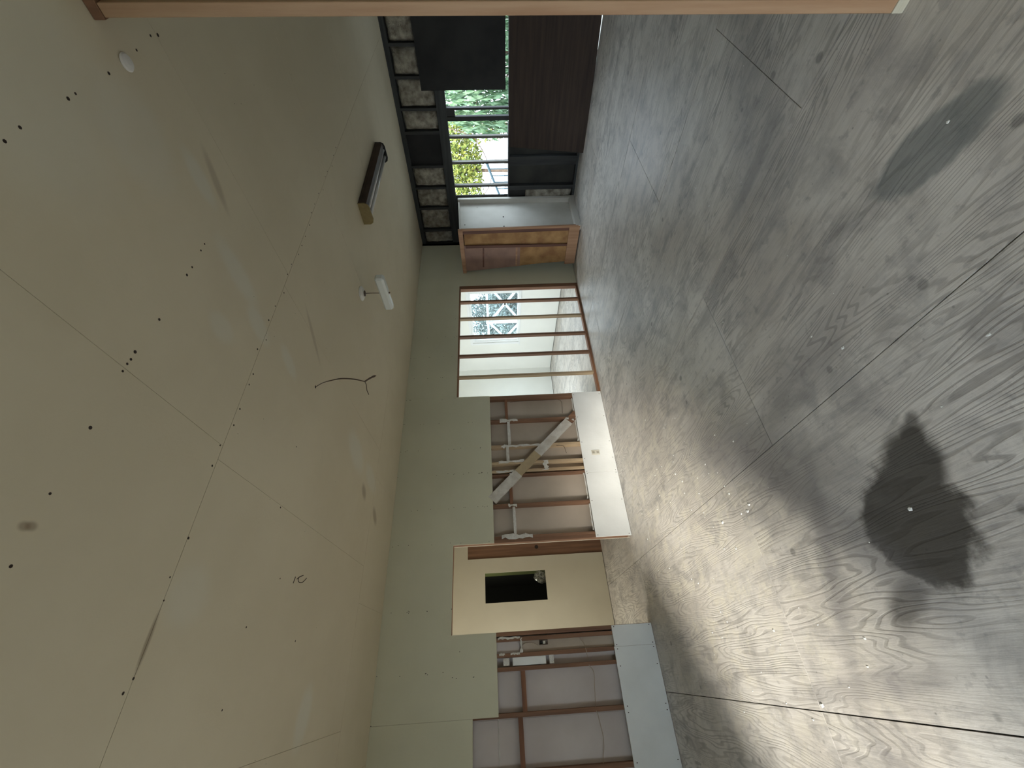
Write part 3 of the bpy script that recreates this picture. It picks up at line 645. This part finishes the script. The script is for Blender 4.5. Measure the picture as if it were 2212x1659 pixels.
pz('top_rail', [(.015, 2.055), (.935, 2.055), (.935, 2.135), (.012, 2.12)], CY-.008, CY+.034, 'particle3')
pz('short_batten', [(.14, 1.10), (.56, 1.10), (.56, 1.13), (.14, 1.13)], CY+.008, CY+.022, 'particle3')
pz('short_batten', [(.13, 1.72), (.56, 1.70), (.56, 1.725), (.13, 1.745)], CY+.008, CY+.022, 'redwood')
# white side towards the room
g = G(); g.prism([(CY+.035, .10), (7.16, .10), (7.16, 2.12), (CY+.035, 2.08)], CX-.10, CX-.085, 0); side = g.out('side_panel', 'cab', cab)
for (y, z, r) in ((6.682, 1.332, .014), (6.40, 1.334, .014), (6.469, 2.02, .011), (7.0, 1.8, .006)):
    h = G().lathe((0, 0, 0), [(r, 0), (r*.9, .003)], 12).out('peg_hole', 'nail', side, local=True); h.location = Vector((CX-.0852, y, z))-wloc(side); h.rotation_euler = (0, math.pi/2, 0)
bx('toe_board', CX-.085, CX+.01, CY+.001, 7.17, 0.002, .10, 'cab', cab, b=.003)
g = G(); g.prism([(7.10, .101), (7.17, .101), (7.172, 2.15), (7.12, 2.15)], CX-.085, CX+.005, 0); g.out('far_stile', 'cab', cab)
g = G(); g.prism([(CY+.035, 2.08), (7.16, 2.12), (7.17, 2.15), (CY+.03, 2.11)], CX-.10, CX-.03, 0); g.out('top_edge', 'cab', cab)
bx('closet_top', .02, CX-.10, CY+.036, 7.16, 2.085, 2.10, 'particle3', cab); bx('closet_floor', .18, CX-.10, CY+.036, 7.16, .03, .05, 'particle3', cab)

# ---------------------------------------------------------------- ceiling fittings
fx = tag(empty('fluorescent_fixture', (2.635, 4.72, H)), 'bronze strip light with two white tubes and a brass end cap on the ceiling', 'ceiling light')
X0, X1, Y0, Y1 = 2.514, 2.757, 4.065, 5.40
bx('housing', X0+.0, X1-.0, Y0+.012, Y1-.012, H-.035, H-.001, 'metal', fx, b=.004)
g = G(); g.prism([(X1-.004, H-.036), (X1, H-.036), (X1-.01, H-.085), (X1-.05, H-.098), (X1-.052, H-.092), (X1-.016, H-.08)], Y0+.012, Y1-.012, 1); g.out('side_reflector', 'metal', fx)
for x in (X0+.075, X0+.155):
    t_ = G().tube([(x, Y0+.02, H-.082), (x, Y1-.02, H-.082)], .019, 12, smooth=0).out('fluorescent_tube', 'tube', fx, smooth=True)
def cap(y0, y1, m, nm):
    return G().prism([(X0, H-.001), (X1, H-.001), (X1, H-.07), (X1-.015, H-.10), (X1-.05, H-.112), (X0+.06, H-.118), (X0+.02, H-.105), (X0, H-.075)], y0, y1, 1).out(nm, m, fx)
cap(Y0, Y0+.012, 'brass', 'end_cap')['label'] = 'dull brass end cap'
cap(Y1-.012, Y1, 'black', 'end_cap')['label'] = 'black end cap'

pd = tag(empty('pendant_light', (2.22, 3.3, H)), 'white tubular pendant light hanging by a cord from a round ceiling canopy', 'pendant light')
G().lathe((2.22, 3.3, H), [(.075, -.001), (.078, -.008), (.066, -.018), (.045, -.024), (.04, -.032), (.012, -.036)], 24).out('canopy', 'white', pd, smooth=False)
G().lathe((2.22, 3.3, H-.036), [(.032, 0), (.028, -.006), (.01, -.01)], 16).out('socket_core', 'metal', pd)
G().tube([(2.22, 3.3, H-.04), (2.222, 3.3, 2.85), (2.218, 3.3, 2.76)], .0035, 6).out('cord', 'cable', pd)
sh = G().box(-.225, .225, -.045, .045, -.045, .045, 0, .018).out('shade', 'shade', pd, local=True); sh.location = (0, 0, 2.715-H); sh.rotation_euler = (0, math.radians(0), math.radians(-3))
G().lathe((2.22, 3.3, 2.655), [(.004, 0), (.01, .008), (.008, .016)], 10).out('finial', 'metal', pd)

dc = tag(G().lathe((4.593, 1.982, H), [(.030, -.001), (.031, -.004), (.026, -.009), (.01, -.012), (.003, -.012)], 24).out('ceiling_cover', 'white', smooth=False), 'small round white cover plate on the ceiling near the partition', 'cover plate')

hw = [(2.628, 1.836, 2.953), (2.645, 1.858, 2.90), (2.653, 1.871, 2.841), (2.659, 1.881, 2.761), (2.655, 1.874, 2.667), (2.642, 1.857, 2.587)]
wr_ = tag(empty('hanging_wire', (2.628, 1.836, 2.955)), 'loose brown wire with a forked end dangling from a hole in the ceiling', 'wire')
G().tube(hw, [.0028, .0028, .004, .005, .005, .004], 7).out('wire_stem', 'cable', wr_, smooth=True)
G().tube([(2.642, 1.857, 2.587), (2.655, 1.875, 2.55), (2.664, 1.887, 2.516), (2.667, 1.89, 2.50)], [.006, .007, .008, .004], 7).out('wire_end', 'cable', wr_, smooth=True)
G().tube([(2.642, 1.857, 2.587), (2.629, 1.838, 2.577), (2.605, 1.80, 2.572), (2.585, 1.774, 2.560)], .0028, 7).out('wire_end', 'cable', wr_, smooth=True)
G().lathe((2.628, 1.836, H-.001), [(.010, -.0005), (.012, .0008)], 10).out('ceiling_hole', 'nail', wr_)

# ---------------------------------------------------------------- outside
gr = struct(bx('ground', -40, 40, WY+.5, 60, -1.3, -1.0, 'ground'))
gr2 = struct(bx('ground_front', -20, 30, -40, NY-.2, -.5, -.02, 'asphalt'))
def leaves(n, c, s, m, size, seed, hang=0.0, aspect=2.2):
    rnd = random.Random(seed); g = G()
    for k in range(n):
        while True:
            p = Vector((rnd.uniform(-1, 1), rnd.uniform(-1, 1), rnd.uniform(-1, 1)))
            if p.length <= 1: break
        p = Vector((c[0]+p.x*s[0], c[1]+p.y*s[1], c[2]+p.z*s[2]))
        d = Vector((rnd.gauss(0, 1), rnd.gauss(0, 1), rnd.gauss(0, 1)-hang*3)).normalized(); a = d.cross(Vector((rnd.gauss(0, 1), rnd.gauss(0, 1), rnd.gauss(0, 1)))).normalized()
        L = size*rnd.uniform(.6, 1.4); W = L/aspect; i = len(g.v)
        nrm = d.cross(a)
        g.v += [tuple(p), tuple(p+d*L*.45+a*W*.5+nrm*W*.1), tuple(p+d*L), tuple(p+d*L*.45-a*W*.5+nrm*W*.1)]
        g.f.append([i, i+1, i+2, i+3]); g.m.append(0)
    return g
def shrub(name, label, cat, c, s, n, m, size, seed, hang=0, group=None, aspect=2.2):
    r = tag(empty(name, (c[0], c[1], -1.0)), label, cat, group)
    o = leaves(n, c, s, m, size, seed, hang, aspect).out('foliage', m, r); o['kind'] = 'stuff'
    rnd = random.Random(seed+9); g = G()
    g.tube([(c[0], c[1], -1.02), (c[0]+.05, c[1], c[2]-s[2]*.5), (c[0]-.04, c[1]+.05, c[2])], [.06, .05, .03], 7)
    g.out('trunk', 'bark', r, smooth=True)
    g = G()
    for k in range(7):
        z = c[2]-s[2]*rnd.uniform(.1, .6); g.tube([(c[0], c[1], z), (c[0]+rnd.uniform(-.4, .4)*s[0], c[1]+rnd.uniform(-.3, .3), z+.25*s[2]), (c[0]+rnd.uniform(-.9, .9)*s[0], c[1]+rnd.uniform(-.5, .5)*s[1], z+rnd.uniform(.3, .8)*s[2])], [.02, .014, .008], 5)
    g.out('branch', 'bark', r, smooth=True)
    return r
shrub('willow_tree', 'green tree with drooping leaves behind the right half of the stud window', 'tree', (1.95, 11.2, 1.6), (1.75, .8, 1.6), 5200, 'leaf_g', .24, 3, hang=1.2, aspect=4)
shrub('leafy_tree', 'yellow-green leafy tree behind the upper left of the stud window', 'tree', (-1.7, 13.2, 2.5), (1.9, .8, .8), 5500, 'leaf_y', .14, 4)
shrub('leafy_bush', 'low yellow-green bush behind the middle of the stud window', 'bush', (.05, 12.2, 1.45), (.35, .25, .45), 420, 'leaf_y', .11, 5)
shrub('back_bush', 'blue-green bush filling the lower half of the back room window', 'bush', (-7.0, 13.5, .72), (2.8, .9, 1.08), 6500, 'leaf_t', .16, 6)
shrub('far_bush', 'distant blue-green bush past the left side of the back room window', 'bush', (-12.0, 16.9, 1.5), (1.7, 1.2, 1.6), 5200, 'leaf_t', .18, 8)
st = tag(empty('stair_railing', (-1.0, 10.5, -1.0)), 'blue-grey sloping stair railing outside the lower left of the stud window', 'railing')
def sr_(t): return Vector((-2.0+t*2.6, 10.4, 0.9+t*1.05))
P0_, P1_ = Vector((-2.1, 10.2, .35)), Vector((.1, 10.2, 1.60))
G().tube([P0_+Vector((0, 0, .45)), P1_+Vector((0, 0, .0))], .03, 6, smooth=0).out('handrail', 'rail', st)
G().tube([P0_-Vector((0, 0, .5)), P1_-Vector((0, 0, .9))], .03, 6, smooth=0).out('lower_rail', 'rail', st)
for k in range(14):
    t = k/13; a = (P0_+Vector((0, 0, .45))).lerp(P1_, t); b2 = (P0_-Vector((0, 0, .5))).lerp(P1_-Vector((0, 0, .9)), t)
    G().tube([a, b2], .014, 5, smooth=0).out('baluster', 'rail', st)
for q, zt in ((P0_, P0_.z+.45), (P1_, P1_.z)): G().tube([(q.x, q.y, -1.0), (q.x, q.y, zt)], .035, 6, smooth=0).out('post', 'rail', st)
ca = tag(G().tube([(1.0, 10.6, 3.4), (.55, 10.6, 2.0), (.35, 10.6, 1.78), (-.05, 10.6, 1.58), (-.6, 10.6, 1.5), (-1.2, 10.6, 1.9), (-1.6, 10.6, 2.6)], .012, 5, smooth=8).out('slack_cable', 'cable', smooth=True), 'slack dark overhead cable sagging outside the stud window', 'cable')
rl = tag(empty('deck_railing', (-4.7, 9.4, -1.0)), 'white deck railing with crossed boards outside the back room window', 'railing')
for z in (.62, 1.72): bx('rail', -6.2, -3.0, 9.38, 9.42, z, z+.07, 'rail_white', rl)
for x in (-6.2, -4.65, -3.05): bx('post', x-.045, x+.045, 9.36, 9.44, -1.0, 1.82, 'rail_white', rl)
for a, b2 in (((-6.15, .72), (-4.72, 1.68)), ((-4.60, 1.68), (-3.12, .72)), ((-6.15, 1.68), (-4.72, .72)), ((-4.60, .72), (-3.12, 1.68))):
    d = Vector((b2[0]-a[0], b2[1]-a[1])).normalized(); n = Vector((-d.y, d.x))*.035
    G().prism([(a[0]-n.x, a[1]-n.y), (b2[0]-n.x, b2[1]-n.y), (b2[0]+n.x, b2[1]+n.y), (a[0]+n.x, a[1]+n.y)], 9.385, 9.415, 1).out('cross_board', 'rail_white', rl)
